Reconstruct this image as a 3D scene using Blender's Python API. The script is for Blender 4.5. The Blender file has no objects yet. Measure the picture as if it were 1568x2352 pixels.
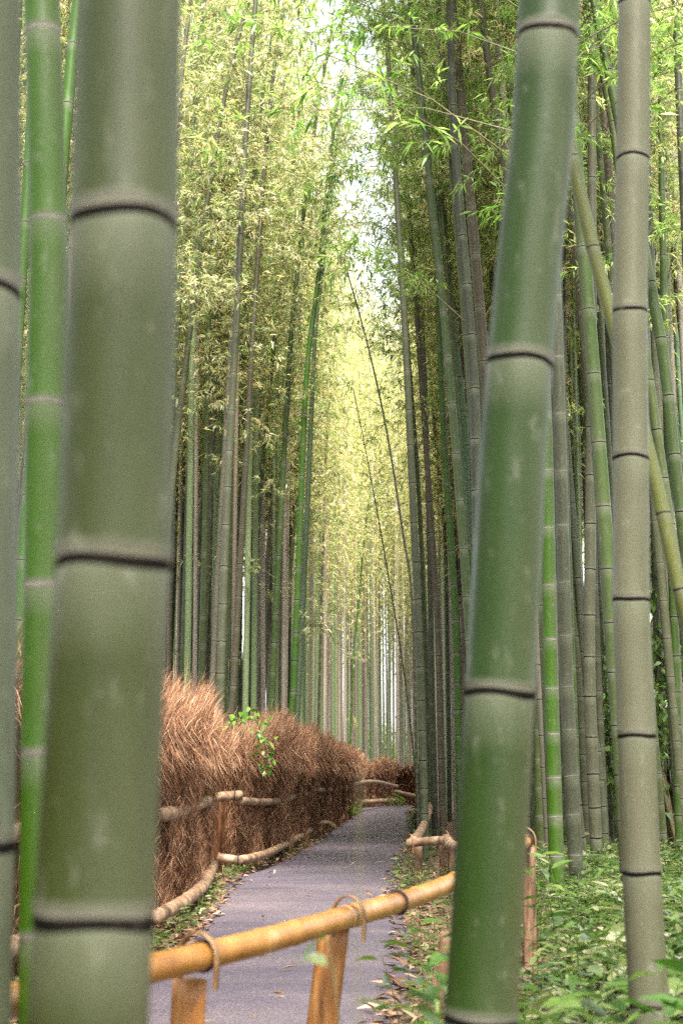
import bpy, math, random
import numpy as np
from mathutils import Vector, Matrix

random.seed(7)
RNG = np.random.default_rng(11)
C = bpy.context.scene.collection
SC = bpy.context.scene
R = math.radians

# ------------------------------------------------------------------ camera
W, H, F = 1568.0, 2352.0, 3266.0          # reading grid of the photograph
EYE = 1.05
PITCH = math.atan((1789 - 1176) / F)
CP, SP = math.cos(PITCH), math.sin(PITCH)


def at(x, y, d):
    """the point of the place seen at x,y of the reading grid, d metres ahead"""
    a, b = (x - W / 2) / F, (H / 2 - y) / F
    vx, vy, vz = a, CP - b * SP, SP + b * CP
    t = d / vy
    return np.array([vx * t, d, EYE + vz * t])


def proj(p):
    x, y, z = p[0], p[1], p[2] - EYE
    dep = y * CP + z * SP
    return W / 2 + F * x / dep, H / 2 - F * (-y * SP + z * CP) / dep


cam = bpy.data.cameras.new('camera')
cam_o = bpy.data.objects.new('camera', cam)
C.objects.link(cam_o)
cam_o.location = (0, 0, EYE)
cam_o.rotation_euler = (R(90) + PITCH, 0, 0)
cam.sensor_fit = 'VERTICAL'
cam.sensor_height = 36
cam.lens = 36 * F / H
cam.clip_end = 2000
cam.clip_start = 0.05
cam.dof.use_dof = True
cam.dof.focus_distance = 13.0
cam.dof.aperture_fstop = 4.0
SC.camera = cam_o

# ------------------------------------------------------------------ world, sun
SUN_EL, SUN_AZ = R(58), R(170)
world = bpy.data.worlds.new('World')
SC.world = world
world.use_nodes = True
nt = world.node_tree
sky = nt.nodes.new('ShaderNodeTexSky')
sky.sky_type = 'NISHITA'
sky.sun_disc = False
sky.sun_elevation = SUN_EL
sky.sun_rotation = SUN_AZ
sky.dust_density = 4.0
sky.air_density = 1.0
sky.ozone_density = 1.0
hs = nt.nodes.new('ShaderNodeHueSaturation')     # thin white veil of cloud over the blue
hs.inputs['Saturation'].default_value = .35
nt.links.new(sky.outputs[0], hs.inputs['Color'])
nt.links.new(hs.outputs[0], nt.nodes['Background'].inputs[0])
nt.nodes['Background'].inputs[1].default_value = 0.15
sun = bpy.data.lights.new('sun', 'SUN')
sun.energy = 2.8
sun.angle = R(9)
sun.color = (1.0, 0.90, 0.80)
sun_o = bpy.data.objects.new('sun', sun)
C.objects.link(sun_o)
sd = Vector((math.cos(SUN_EL) * math.sin(SUN_AZ), math.cos(SUN_EL) * math.cos(SUN_AZ), math.sin(SUN_EL)))
sun_o.rotation_euler = sd.to_track_quat('Z', 'Y').to_euler()
sun_o.location = (10, -10, 30)
SC.view_settings.view_transform = 'Standard'
SC.view_settings.look = 'None'
SC.view_settings.exposure = 2.58
SC.view_settings.gamma = 1
SC.cycles.use_denoising = False
SC.cycles.max_bounces = 8
SC.cycles.diffuse_bounces = 5
SC.cycles.glossy_bounces = 2
SC.cycles.transmission_bounces = 4
SC.cycles.sample_clamp_indirect = 6


# ------------------------------------------------------------------ materials
class NT:
    def __init__(self, name):
        self.m = bpy.data.materials.new(name)
        self.m.use_nodes = True
        self.t = self.m.node_tree
        self.b = self.t.nodes['Principled BSDF']

    def n(self, kind, **kw):
        o = self.t.nodes.new('ShaderNode' + kind)
        for k, v in kw.items():
            setattr(o, k, v)
        return o

    def l(self, a, b):
        self.t.links.new(a, b)

    def noise(self, vec, scale, detail=4, rough=.55):
        o = self.n('TexNoise')
        o.inputs['Scale'].default_value = scale
        o.inputs['Detail'].default_value = detail
        o.inputs['Roughness'].default_value = rough
        if vec is not None:
            self.l(vec, o.inputs['Vector'])
        return o.outputs['Fac']

    def coords(self, scale=(1, 1, 1), which='Object', shift=None):
        tc = self.n('TexCoord')
        mp = self.n('Mapping')
        mp.inputs['Scale'].default_value = scale
        self.l(tc.outputs[which], mp.inputs['Vector'])
        if shift is not None:
            cm = self.n('CombineXYZ')
            ml = self.math('MULTIPLY', shift, 37.0)
            for i in range(3):
                self.l(ml, cm.inputs[i])
            self.l(cm.outputs[0], mp.inputs['Location'])
        return mp.outputs[0]

    def math(self, op, a, b=None, clamp=False):
        o = self.n('Math', operation=op, use_clamp=clamp)
        for i, v in enumerate((a, b)):
            if v is None:
                continue
            if isinstance(v, (int, float)):
                o.inputs[i].default_value = v
            else:
                self.l(v, o.inputs[i])
        return o.outputs[0]

    def ramp(self, fac, stops):
        o = self.n('ValToRGB')
        e = o.color_ramp.elements
        while len(e) < len(stops):
            e.new(.5)
        for k, (p, c) in enumerate(stops):
            e[k].position = p
            e[k].color = (c[0], c[1], c[2], 1) if not isinstance(c, (int, float)) else (c, c, c, 1)
        self.l(fac, o.inputs[0])
        return o.outputs[0]

    def maprange(self, v, a, b, c=0., d=1.):
        o = self.n('MapRange')
        o.clamp = True
        for i, x in enumerate((a, b, c, d)):
            o.inputs[i + 1].default_value = x
        self.l(v, o.inputs[0])
        return o.outputs[0]

    def mix(self, fac, a, b, mode='MIX'):
        o = self.n('Mix', data_type='RGBA', blend_type=mode)
        for sock, v in ((o.inputs[0], fac), (o.inputs[6], a), (o.inputs[7], b)):
            if isinstance(v, (int, float)):
                sock.default_value = v
            elif isinstance(v, tuple):
                sock.default_value = (*v, 1)
            else:
                self.l(v, sock)
        return o.outputs[2]

    def attr(self, name, out='Fac'):
        o = self.n('Attribute')
        o.attribute_name = name
        return o.outputs[out]

    def bump(self, h, strength, dist):
        o = self.n('Bump')
        o.inputs['Strength'].default_value = strength
        o.inputs['Distance'].default_value = dist
        self.l(h, o.inputs['Height'])
        self.l(o.outputs[0], self.b.inputs['Normal'])


def mat_culm():
    m = NT('bamboo_skin')
    oi = m.n('ObjectInfo')
    rnd = oi.outputs['Random']
    streak = m.noise(m.coords((26, 26, 1.6), shift=rnd), 1.0, 5)
    blotch = m.noise(m.coords((7, 7, 2.2), shift=rnd), 1.0, 4, .6)
    # powdery grey over green, biased towards +X to paint in a lit side
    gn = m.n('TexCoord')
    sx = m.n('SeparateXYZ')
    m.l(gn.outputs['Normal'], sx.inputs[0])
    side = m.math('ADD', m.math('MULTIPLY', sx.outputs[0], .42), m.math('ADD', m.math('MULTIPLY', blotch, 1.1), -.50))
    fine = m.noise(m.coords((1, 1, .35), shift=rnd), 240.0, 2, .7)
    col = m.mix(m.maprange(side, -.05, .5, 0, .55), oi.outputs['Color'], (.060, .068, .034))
    col = m.mix(m.maprange(streak, .42, .75, 0, .5), col, m.mix(1.0, col, (.55, .62, .42), 'MULTIPLY'))
    col = m.mix(m.maprange(fine, .3, .7, 0, .25), col, m.mix(1.0, col, (.62, .62, .55), 'MULTIPLY'))
    up, dn = m.attr('up'), m.attr('dn')
    wob = m.maprange(blotch, .3, .7, .6, 1.4)
    bloom = m.math('MULTIPLY', m.maprange(dn, .03, .9, .6, 0), wob, True)
    col = m.mix(bloom, col, (.110, .122, .080))
    ridge = m.math('MULTIPLY', m.maprange(up, .05, .19, .85, 0), wob, True)
    col = m.mix(ridge, col, (.135, .135, .105))
    lich = m.noise(m.coords((34, 34, 13), shift=rnd), 1.0, 4, .75)
    col = m.mix(m.maprange(lich, .58, .72, 0, .38), col, (.17, .175, .135))
    scr = m.noise(m.coords((150, 150, 5), shift=rnd), 1.0, 2, .8)
    col = m.mix(m.maprange(scr, .66, .74, 0, .4), col, (.035, .034, .022))
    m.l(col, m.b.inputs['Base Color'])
    m.b.inputs['Roughness'].default_value = .42
    m.l(m.maprange(streak, .3, .7, .34, .55), m.b.inputs['Roughness'])
    m.b.inputs['Specular IOR Level'].default_value = .26
    m.bump(streak, .12, .004)
    return m.m


def mat_simple(name, stops, scale, stretch=(1, 1, 1), rough=.7, bump=.3, bdist=.01, detail=6, lo=.3, hi=.7, spec=.4):
    m = NT(name)
    oi = m.n('ObjectInfo')
    f = m.noise(m.coords(stretch, shift=oi.outputs['Random']), scale, detail, .62)
    m.l(m.ramp(m.maprange(f, lo, hi), stops), m.b.inputs['Base Color'])
    m.b.inputs['Roughness'].default_value = rough
    m.b.inputs['Specular IOR Level'].default_value = spec
    if bump:
        m.bump(f, bump, bdist)
    return m.m


def mat_leaf(name, stops, trans=.45, rough=.38, boost=1.5, spec=.5):
    """thin leaves: a share of the light goes through; colour from the leaf's own age value"""
    m = NT(name)
    oi = m.n('ObjectInfo')
    c = m.ramp(m.attr('lv'), stops)
    c = m.mix(1.0, c, oi.outputs['Color'], 'MULTIPLY')
    m.l(c, m.b.inputs['Base Color'])
    m.b.inputs['Roughness'].default_value = rough
    m.b.inputs['Specular IOR Level'].default_value = spec
    tr = m.n('BsdfTranslucent')
    m.l(m.mix(1.0, c, (1.08 * boost, 1.13 * boost, .88 * boost), 'MULTIPLY'), tr.inputs['Color'])
    mx = m.n('MixShader')
    mx.inputs[0].default_value = trans
    m.l(m.b.outputs[0], mx.inputs[1])
    m.l(tr.outputs[0], mx.inputs[2])
    m.l(mx.outputs[0], m.t.nodes['Material Output'].inputs['Surface'])
    return m.m


def mat_strands(name, stops, rough=.75):
    m = NT(name)
    m.b.inputs['Specular IOR Level'].default_value = .2
    m.l(m.ramp(m.attr('lv'), stops), m.b.inputs['Base Color'])
    m.b.inputs['Roughness'].default_value = rough
    return m.m


def mat_path():
    m = NT('worn_asphalt')
    co = m.coords()
    big = m.noise(co, .55, 4, .6)
    light_band = m.noise(m.coords((.5, 2.4, 1)), 1.0, 4, .6)  # bands of soft light across the path, painted into its colour
    grain = m.noise(co, 85.0, 3, .8)
    c = m.ramp(m.maprange(big, .3, .7), [(0, (.052, .040, .062)), (.5, (.085, .066, .089)), (1, (.16, .122, .135))])
    c = m.mix(m.maprange(light_band, .4, .7, 0, .5), c, (.17, .14, .142))
    c = m.mix(m.maprange(grain, .38, .66, .75, 0), c, (.026, .023, .032))
    c = m.mix(m.maprange(grain, .6, .74, 0, .55), c, (.22, .19, .20))
    m.l(c, m.b.inputs['Base Color'])
    m.b.inputs['Roughness'].default_value = .72
    m.bump(grain, .5, .006)
    return m.m


M = {}
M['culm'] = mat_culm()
M['scar'] = mat_simple('node_scar', [(0, (.003, .0025, .002)), (.7, (.007, .006, .005)), (1, (.035, .028, .02))], 14, (1, 1, .5), .95, .3, .004, spec=.03)
M['palescar'] = mat_simple('pale_node_scar', [(0, (.05, .05, .035)), (1, (.12, .115, .09))], 14, (1, 1, .5), .75, .3, .004)
M['leaf'] = mat_leaf('bamboo_leaves', [(0, (.10, .155, .045)), (.28, (.18, .23, .09)), (.52, (.29, .315, .16)), (.78, (.40, .375, .25)), (1, (.52, .47, .37))], .48, .32, 1.5, .6)
M['twig'] = mat_simple('branch_bark', [(0, (.05, .045, .02)), (1, (.14, .13, .06))], 20, (1, 1, .3), .6, 0)
M['herb'] = mat_leaf('herb_leaves', [(0, (.020, .048, .008)), (.35, (.05, .10, .018)), (.65, (.115, .155, .042)), (1, (.26, .24, .16))], .3, .3, 1.3, .6)
M['brush'] = mat_strands('dry_twigs', [(0, (.055, .023, .010)), (.35, (.16, .072, .036)), (.7, (.33, .185, .105)), (1, (.52, .36, .24))])
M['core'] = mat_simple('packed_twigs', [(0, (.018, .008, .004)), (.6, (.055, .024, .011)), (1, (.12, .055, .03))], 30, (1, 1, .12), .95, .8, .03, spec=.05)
M['litter'] = mat_strands('fallen_leaves', [(0, (.06, .03, .016)), (.4, (.14, .08, .045)), (.8, (.26, .17, .105)), (1, (.42, .33, .24))])
M['oldrail'] = mat_simple('weathered_bamboo', [(0, (.045, .026, .014)), (.45, (.17, .105, .06)), (1, (.34, .24, .155))], 9, (1, 1, 1), .6, .25, .004)
M['rail'] = mat_simple('golden_bamboo', [(0, (.09, .035, .009)), (.3, (.20, .086, .018)), (.7, (.30, .145, .036)), (1, (.42, .26, .11))], 5, (1, 1, 1), .38, .12, .003, lo=.25)
M['post'] = mat_simple('split_bamboo', [(0, (.09, .030, .008)), (.5, (.22, .090, .020)), (1, (.33, .175, .06))], 7, (6, 6, .7), .5, .3, .004)
M['oldpost'] = mat_simple('weathered_post', [(0, (.05, .022, .010)), (.5, (.12, .065, .034)), (1, (.22, .14, .085))], 7, (6, 6, .7), .6, .3, .004)
M['wire'] = mat_simple('dark_wire', [(0, (.012, .010, .010)), (1, (.04, .032, .028))], 40, (1, 1, 1), .8, 0, spec=.1)
M['tie'] = mat_simple('bamboo_strip', [(0, (.08, .035, .013)), (1, (.26, .15, .06))], 14, (1, 1, 1), .45, .1, .002)
M['asphalt'] = mat_path()
M['ground'] = mat_simple('leaf_mould', [(0, (.045, .028, .016)), (.45, (.11, .07, .042)), (.8, (.20, .135, .085)), (1, (.30, .22, .15))], 24, (1, 1, 1), .95, .9, .03, 8)
M['petal'] = mat_simple('pale_petals', [(0, (.28, .25, .2)), (1, (.4, .37, .3))], 30, (1, 1, 1), .6, 0)


# ------------------------------------------------------------------ mesh helpers
def mesh_np(name, V, Fq, mats, mi=None, smooth=False, fattr=None, pattr=None):
    V = np.asarray(V, np.float32)
    Fq = np.asarray(Fq, np.int32)
    me = bpy.data.meshes.new(name)
    n, k = Fq.shape
    me.vertices.add(len(V))
    me.vertices.foreach_set('co', V.ravel())
    me.loops.add(n * k)
    me.loops.foreach_set('vertex_index', Fq.ravel())
    me.polygons.add(n)
    me.polygons.foreach_set('loop_start', np.arange(0, n * k, k, dtype=np.int32))
    for x in mats:
        me.materials.append(x)
    if mi is not None:
        me.polygons.foreach_set('material_index', np.asarray(mi, np.int32))
    if smooth:
        me.polygons.foreach_set('use_smooth', np.ones(n, bool))
    me.update(calc_edges=True)
    for a, v in (fattr or {}).items():
        me.attributes.new(a, 'FLOAT', 'FACE').data.foreach_set('value', np.asarray(v, np.float32))
    for a, v in (pattr or {}).items():
        me.attributes.new(a, 'FLOAT', 'POINT').data.foreach_set('value', np.asarray(v, np.float32))
    me.update()
    return me


class Acc:
    """collects quads"""
    def __init__(self):
        self.v, self.f, self.mi, self.lv, self.n = [], [], [], [], 0

    def add(self, V, Fq, mi=0, lv=None):
        V = np.asarray(V, float).reshape(-1, 3)
        Fq = np.asarray(Fq, int).reshape(-1, 4)
        self.v.append(V)
        self.f.append(Fq + self.n)
        self.mi.append(np.full(len(Fq), mi))
        self.lv.append(np.full(len(Fq), .5) if lv is None else np.broadcast_to(np.asarray(lv, float), (len(Fq),)))
        self.n += len(V)

    def mesh(self, name, mats, smooth=False):
        return mesh_np(name, np.concatenate(self.v), np.concatenate(self.f), mats, np.concatenate(self.mi), smooth,
                       {'lv': np.concatenate(self.lv)})


def link(name, data, parent=None, loc=(0, 0, 0), color=None):
    o = bpy.data.objects.new(name, data)
    C.objects.link(o)
    o.location = [float(x) for x in loc]
    if parent is not None:
        o.parent = parent
    if color is not None:
        o.color = (*color, 1)
    return o


def thing(name, label, cat, loc=(0, 0, 0), group=None):
    o = link(name, None, None, loc)
    o.empty_display_size = .2
    o['label'], o['category'] = label, cat
    if group:
        o['group'] = group
    return o


def norm(v):
    return v / np.maximum(np.linalg.norm(v, axis=-1, keepdims=True), 1e-9)


def frames(P):
    """two unit normals along a polyline, without twist"""
    T = norm(np.gradient(P, axis=0))
    ref = np.array([0., 1., 0.]) if abs(T[0][1]) < .8 else np.array([1., 0., 0.])
    A = np.zeros_like(P)
    a = norm(ref - T[0] * np.dot(ref, T[0]))
    for i in range(len(P)):
        a = norm(a - T[i] * np.dot(a, T[i]))
        A[i] = a
    return T, A, np.cross(T, A)


def ring_tube(P, rad, sides=12, cap=True):
    """quads of a tube with a radius per point"""
    P = np.asarray(P, float)
    rad = np.broadcast_to(np.asarray(rad, float), (len(P),))
    T, A, B = frames(P)
    th = np.linspace(0, 2 * np.pi, sides, endpoint=False)
    V = P[:, None] + rad[:, None, None] * (np.cos(th)[None, :, None] * A[:, None] + np.sin(th)[None, :, None] * B[:, None])
    n = len(P)
    i, j = np.meshgrid(np.arange(n - 1), np.arange(sides), indexing='ij')
    k = (j + 1) % sides
    Fq = np.stack([i * sides + j, i * sides + k, (i + 1) * sides + k, (i + 1) * sides + j], -1).reshape(-1, 4)
    V = V.reshape(-1, 3)
    if cap:
        c0, c1 = len(V), len(V) + 1
        V = np.vstack([V, P[:1], P[-1:]])
        ex = []
        for q in range(0, sides, 2):
            ex.append([c0, (q + 2) % sides, (q + 1) % sides, q])
            b = (n - 1) * sides
            ex.append([c1, b + q, b + (q + 1) % sides, b + (q + 2) % sides])
        Fq = np.vstack([Fq, ex])
    return V, Fq


def smooth_path(pts, n):
    """Catmull-Rom through the points, n samples"""
    P = np.asarray(pts, float)
    if len(P) == 2:
        t = np.linspace(0, 1, n)[:, None]
        return P[0] * (1 - t) + P[1] * t
    Q = np.vstack([2 * P[0] - P[1], P, 2 * P[-1] - P[-2]])
    seg = np.linalg.norm(np.diff(P, axis=0), axis=1)
    s = np.concatenate([[0], np.cumsum(seg)])
    out = []
    for u in np.linspace(0, s[-1], n):
        i = min(int(np.searchsorted(s, u, 'right')) - 1, len(P) - 2)
        t = (u - s[i]) / seg[i]
        p0, p1, p2, p3 = Q[i:i + 4]
        out.append(.5 * (2 * p1 + (p2 - p0) * t + (2 * p0 - 5 * p1 + 4 * p2 - p3) * t * t + (3 * p1 - p0 - 3 * p2 + p3) * t ** 3))
    return np.array(out)


class Axis:
    def __init__(self, P):
        self.P = np.asarray(P, float)
        d = np.linalg.norm(np.diff(self.P, axis=0), axis=1)
        self.s = np.concatenate([[0], np.cumsum(d)])
        self.L = self.s[-1]

    def p(self, s):
        return np.stack([np.interp(s, self.s, self.P[:, k]) for k in range(3)], -1)


# ------------------------------------------------------------------ the land
PL = np.array([(-7, -3), (-3.6, 0), (-2.3, 3.2), (-1.55, 5.5), (-1.1, 8.5), (-1.03, 10.7), (-1.1, 12.6), (-1.15, 16), (-.81, 18.4),
               (-.5, 23.5), (-.04, 35.7), (.4, 46), (.75, 54), (2.0, 58.0), (5, 60.0), (12, 61)], float)
PR = np.array([(-5, -6), (-2.6, -1), (-1.4, 1.8), (-.75, 3.2), (-.1, 4.9), (.22, 6.4), (.42, 8.2), (.47, 10.5), (.5, 13.2), (.66, 16.7),
               (1.05, 22.5), (1.4, 28), (1.85, 38), (2.25, 48), (2.7, 54), (6, 56.5)], float)


def xl(y):
    return np.interp(y, PL[1:13, 1], PL[1:13, 0])


def xr(y):
    return np.interp(y, PR[1:15, 1], PR[1:15, 0])


def ss(a, b, x):
    t = np.clip((x - a) / (b - a), 0, 1)
    return t * t * (3 - 2 * t)


def hgt(x, y):
    """height of the ground: flat on the path, banks rising a little on both sides"""
    x, y = np.asarray(x, float), np.asarray(y, float)
    r = ss(.15, 1.4, x - xr(y)) * .17 * ss(-4, 1, y) * ss(70, 50, y)
    l = ss(.5, 2.5, xl(y) - x) * .25 * ss(70, 50, y) * ss(-4, 1, y)
    w = .03 * np.sin(x * 1.7 + .4) * np.sin(y * 1.3) * np.clip(r / .17 + l / .25, 0, 1)
    return r + l + w


gx = np.concatenate([np.linspace(-400, -16, 14), np.linspace(-14, 14, 113), np.linspace(16, 400, 14)])
gy = np.concatenate([np.linspace(-120, -10, 8), np.linspace(-8, 72, 200), np.linspace(80, 600, 14)])
X, Y = np.meshgrid(gx, gy, indexing='ij')
V = np.stack([X, Y, hgt(X, Y)], -1).reshape(-1, 3)
ny = len(gy)
i, j = np.meshgrid(np.arange(len(gx) - 1), np.arange(ny - 1), indexing='ij')
Fq = np.stack([i * ny + j, (i + 1) * ny + j, (i + 1) * ny + j + 1, i * ny + j + 1], -1).reshape(-1, 4)
g = link('ground', mesh_np('ground', V, Fq, [M['ground']], smooth=True))
g['kind'] = 'structure'

Ls, Rs = smooth_path(PL, 160), smooth_path(PR, 160)
jit = np.interp(np.arange(160), np.arange(0, 160, 2), RNG.normal(0, .028, 80))
Ls[:, 0] += jit
Rs[:, 0] += np.interp(np.arange(160), np.arange(0, 160, 2), RNG.normal(0, .028, 80))
tt = np.linspace(0, 1, 7)
V = (Ls[:, None] * (1 - tt)[None, :, None] + Rs[:, None] * tt[None, :, None])
V = np.concatenate([V, np.broadcast_to((.006 + .014 * (1 - (2 * tt - 1) ** 4))[None, :, None], V.shape[:2] + (1,))], -1).reshape(-1, 3)
i, j = np.meshgrid(np.arange(159), np.arange(6), indexing='ij')
Fq = np.stack([i * 7 + j, i * 7 + j + 1, (i + 1) * 7 + j + 1, (i + 1) * 7 + j], -1).reshape(-1, 4)
p = link('path', mesh_np('path', V, Fq, [M['asphalt']], smooth=True))
p['kind'] = 'structure'


# ------------------------------------------------------------------ bamboo
COL = dict(grey=(.052, .056, .031), green=(.030, .055, .009), bright=(.024, .070, .002), brown=(.062, .049, .030), pale=(.13, .115, .09),
           blue=(.065, .115, .062), dark=(.030, .033, .019), yellow=(.085, .088, .026), olive=(.048, .064, .018))


def culm_mesh(ax, r0, taper, nodes, sides, rings_out=None, base=None):
    """hollow-looking stalk: swollen ridge and dark scar at every node, rings at the nodes listed in rings_out become meshes of their own"""
    S, K, UP, DN, MI = [], [], [], [], []
    nodes = [x for x in nodes if .02 < x < ax.L - .05]
    allr = []
    prev = 0.0

    def rad(s):
        return r0 * (1 - taper * np.clip(s / ax.L, 0, 1) ** 1.3)
    for q, s0 in enumerate(nodes):
        D = 2 * rad(s0)
        nxt = nodes[q + 1] if q + 1 < len(nodes) else ax.L
        L0 = s0 - prev
        for ds, k in ((-min(1.5 * D, L0 * .45), 1.0), (-.14 * D, .995), (-.055 * D, 1.01)):
            S.append(s0 + ds); K.append(k); UP.append((s0 + ds - prev) / D); DN.append(-ds / D); MI.append(0)
        MI[-1] = 1                                   # the face after this ring is the scar
        Ln = nxt - s0
        for ds, k in ((.02 * D, .97), (.09 * D, 1.035), (.16 * D, 1.03), (.30 * D, 1.0), (min(1.2 * D, Ln * .4), 1.0)):
            S.append(s0 + ds); K.append(k); UP.append(ds / D); DN.append((nxt - s0 - ds) / D); MI.append(0)
        prev = s0
    S = [0.0] + S + [ax.L]
    K = [1.0] + K + [1.0]
    UP = [UP[0] * .3 + .5] + UP + [UP[-1]]
    DN = [1.5] + DN + [DN[-1]]
    MI = [0] + MI
    S = np.array(S)
    P = ax.p(S)
    V, Fq = ring_tube(P, rad(S) * np.array(K), sides, cap=False)
    mi = np.repeat(np.array(MI)[:len(S) - 1], sides)
    pa = {'up': np.repeat(UP, sides), 'dn': np.repeat(DN, sides)}
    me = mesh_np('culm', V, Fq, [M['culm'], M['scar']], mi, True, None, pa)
    rings = []
    for s0 in rings_out or []:
        D = 2 * rad(s0)
        ds = np.array([-.09, -.06, -.01, .03, .045]) * D
        kk = np.array([.985, 1.022, 1.012, .995, .97])
        th = 0
        V, Fq = ring_tube(ax.p(s0 + ds), rad(s0) * kk, max(sides, 16), cap=False)
        # an uneven scar line
        V[:, 2] += .016 * D * np.sin(np.arctan2(V[:, 1] - ax.p(s0)[1], V[:, 0] - ax.p(s0)[0]) * 3 + s0 * 7)
        rings.append(mesh_np('node_ring', V, Fq, [M['scar']], None, True))
    return me, rings


def leaf_quads(B, Dv, ln, wd, rng, fold=.18, sag=.12):
    """pointed leaves: B base points, Dv directions; two quads each, folded along the midrib and sagging at the tip"""
    n = len(B)
    Dv = norm(Dv)
    up = np.tile([0., 0., 1.], (n, 1)) + rng.normal(0, .55, (n, 3))
    S = norm(np.cross(Dv, up))
    N = np.cross(S, Dv)
    ln, wd = ln[:, None], wd[:, None]
    mid = B + Dv * ln * .4
    tip = B + Dv * ln + np.array([0, 0, -1.]) * ln * sag
    a = mid + S * wd * .5 + N * wd * fold
    b = mid - S * wd * .5 + N * wd * fold
    V = np.stack([B, a, tip, b], 1).reshape(-1, 3)
    Fq = np.arange(n * 4).reshape(n, 4)
    return V, Fq


def sticks(P0, P1, r0, r1, sag, rng, seg=3):
    """thin three-sided branches from P0 to P1"""
    n = len(P0)
    t = np.linspace(0, 1, seg + 1)
    P = P0[:, None] * (1 - t)[None, :, None] + P1[:, None] * t[None, :, None]
    P[:, :, 2] += (sag[:, None] * (t * (1 - t) * 4)[None])
    D = norm(P1 - P0)
    S = norm(np.cross(D, np.tile([0.13, .21, 1.], (n, 1))))
    N = np.cross(S, D)
    rr = (r0 * (1 - t) + r1 * t)[None, :, None, None]
    th = np.array([0, 2.09, 4.19])
    off = np.cos(th)[None, None, :, None] * S[:, None, None] + np.sin(th)[None, None, :, None] * N[:, None, None]
    V = (P[:, :, None] + rr * off).reshape(-1, 3)
    F_ = []
    for k in range(seg):
        for q in range(3):
            F_.append([k * 3 + q, k * 3 + (q + 1) % 3, (k + 1) * 3 + (q + 1) % 3, (k + 1) * 3 + q])
    F_ = np.array(F_)[None] + (np.arange(n) * (seg + 1) * 3)[:, None, None]
    return V, F_.reshape(-1, 4)


def crown_mesh(ax, s0, rng, reach=1.0, nl=3600, leaf=.10, dry=.0, low=None, full=False):
    """side branches in pairs at the nodes of the upper stalk, twigs on them and drooping pointed leaves"""
    A = Acc()
    nodes = np.arange(s0, ax.L - .1, .30)
    nodes = np.repeat(nodes, 2)
    if low is not None:
        nodes = np.concatenate([nodes, low])
    n = len(nodes)
    az = rng.uniform(0, 2 * np.pi, n)
    az[1::2] = az[0::2][:len(az[1::2])] + rng.normal(2.2, .5, len(az[1::2]))
    f = np.clip((nodes - s0) / max(ax.L - s0, .1), 0, 1)
    keep = rng.random(n) < (1 if full else .25 + .75 * ss(.0, .4, f))
    nodes, az, f = nodes[keep], az[keep], f[keep]
    n = len(nodes)
    Lb = reach * (1.15 - .75 * f) * rng.uniform(.65, 1.25, n)
    el = rng.uniform(.25, .8, n)
    P0 = ax.p(nodes)
    dh = np.stack([np.cos(az) * np.cos(el), np.sin(az) * np.cos(el), np.sin(el)], -1)
    P1 = P0 + dh * Lb[:, None]
    P1[:, 2] -= Lb * .25
    V, Fq = sticks(P0, P1, .007, .0025, .10 * Lb, rng)
    A.add(V, Fq, 1)
    nt_ = max(1, int(nl / 9 / n))
    u = rng.uniform(.3, 1.02, (n, nt_))
    T0 = P0[:, None] * (1 - u[..., None]) + P1[:, None] * u[..., None]
    T0[..., 2] += .10 * Lb[:, None] * u * (1 - u) * 4
    tw = np.stack([rng.normal(0, .17, (n, nt_)), rng.normal(0, .17, (n, nt_)), rng.normal(-.03, .12, (n, nt_))], -1) + dh[:, None] * .12
    T0, T1 = T0.reshape(-1, 3), (T0 + tw).reshape(-1, 3)
    V, Fq = sticks(T0, T1, .0022, .0012, np.zeros(len(T0)), rng, 1)
    A.add(V, Fq, 1)
    k = 9
    w = rng.uniform(.45, 1.08, (len(T0), k))
    B = T0[:, None] * (1 - w[..., None]) + T1[:, None] * w[..., None]
    td = norm(T1 - T0)[:, None]
    Dv = td * .55 + np.array([0, 0, -.42]) + rng.normal(0, .5, (len(T0), k, 3))
    age = rng.beta(1.6, 2.2, len(T0))[:, None] + rng.normal(0, .16, (len(T0), k)) + dry
    m = len(T0) * k
    ln = leaf * rng.uniform(.65, 1.3, m)
    V, Fq = leaf_quads(B.reshape(-1, 3), Dv.reshape(-1, 3), ln, ln * rng.uniform(.14, .2, m), rng)
    A.add(V, Fq, 0, np.clip(age.reshape(-1), 0, 1))
    return A.mesh('crown', [M['leaf'], M['twig']])


def arch(P, height, lean_dir, bend=1.0):
    """carry a stalk on from its last traced point up to its full height, nodding over at the top"""
    P = [np.array(q, float) for q in P]
    d = norm(P[-1] - P[-2])
    while P[-1][2] < height and len(P) < 60:
        z = P[-1][2]
        k = .003 + .05 * bend * max(0, (z - height * .62) / (height * .38)) ** 1.5
        d = norm(d + k * np.array([lean_dir[0], lean_dir[1], -.25]))
        if d[2] < .25:
            break
        P.append(P[-1] + d * .5)
    return np.array(P)


def node_list(L, D, rng, first=None, step=None):
    s = .12 if first is None else first
    out = []
    while s < L - .2:
        out.append(s)
        f = s / L
        base = (2.3 + 2.2 * min(1, s / 3.5)) * D if step is None else step
        s += base * rng.uniform(.92, 1.08) * (1 if f < .5 else .85)
    return out


CROWN_TINT = [(1, 1, 1), (1.15, 1.02, .9), (.85, 1.05, .8), (1.25, 1.12, 1.0), (1.0, .92, .82)]


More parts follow.
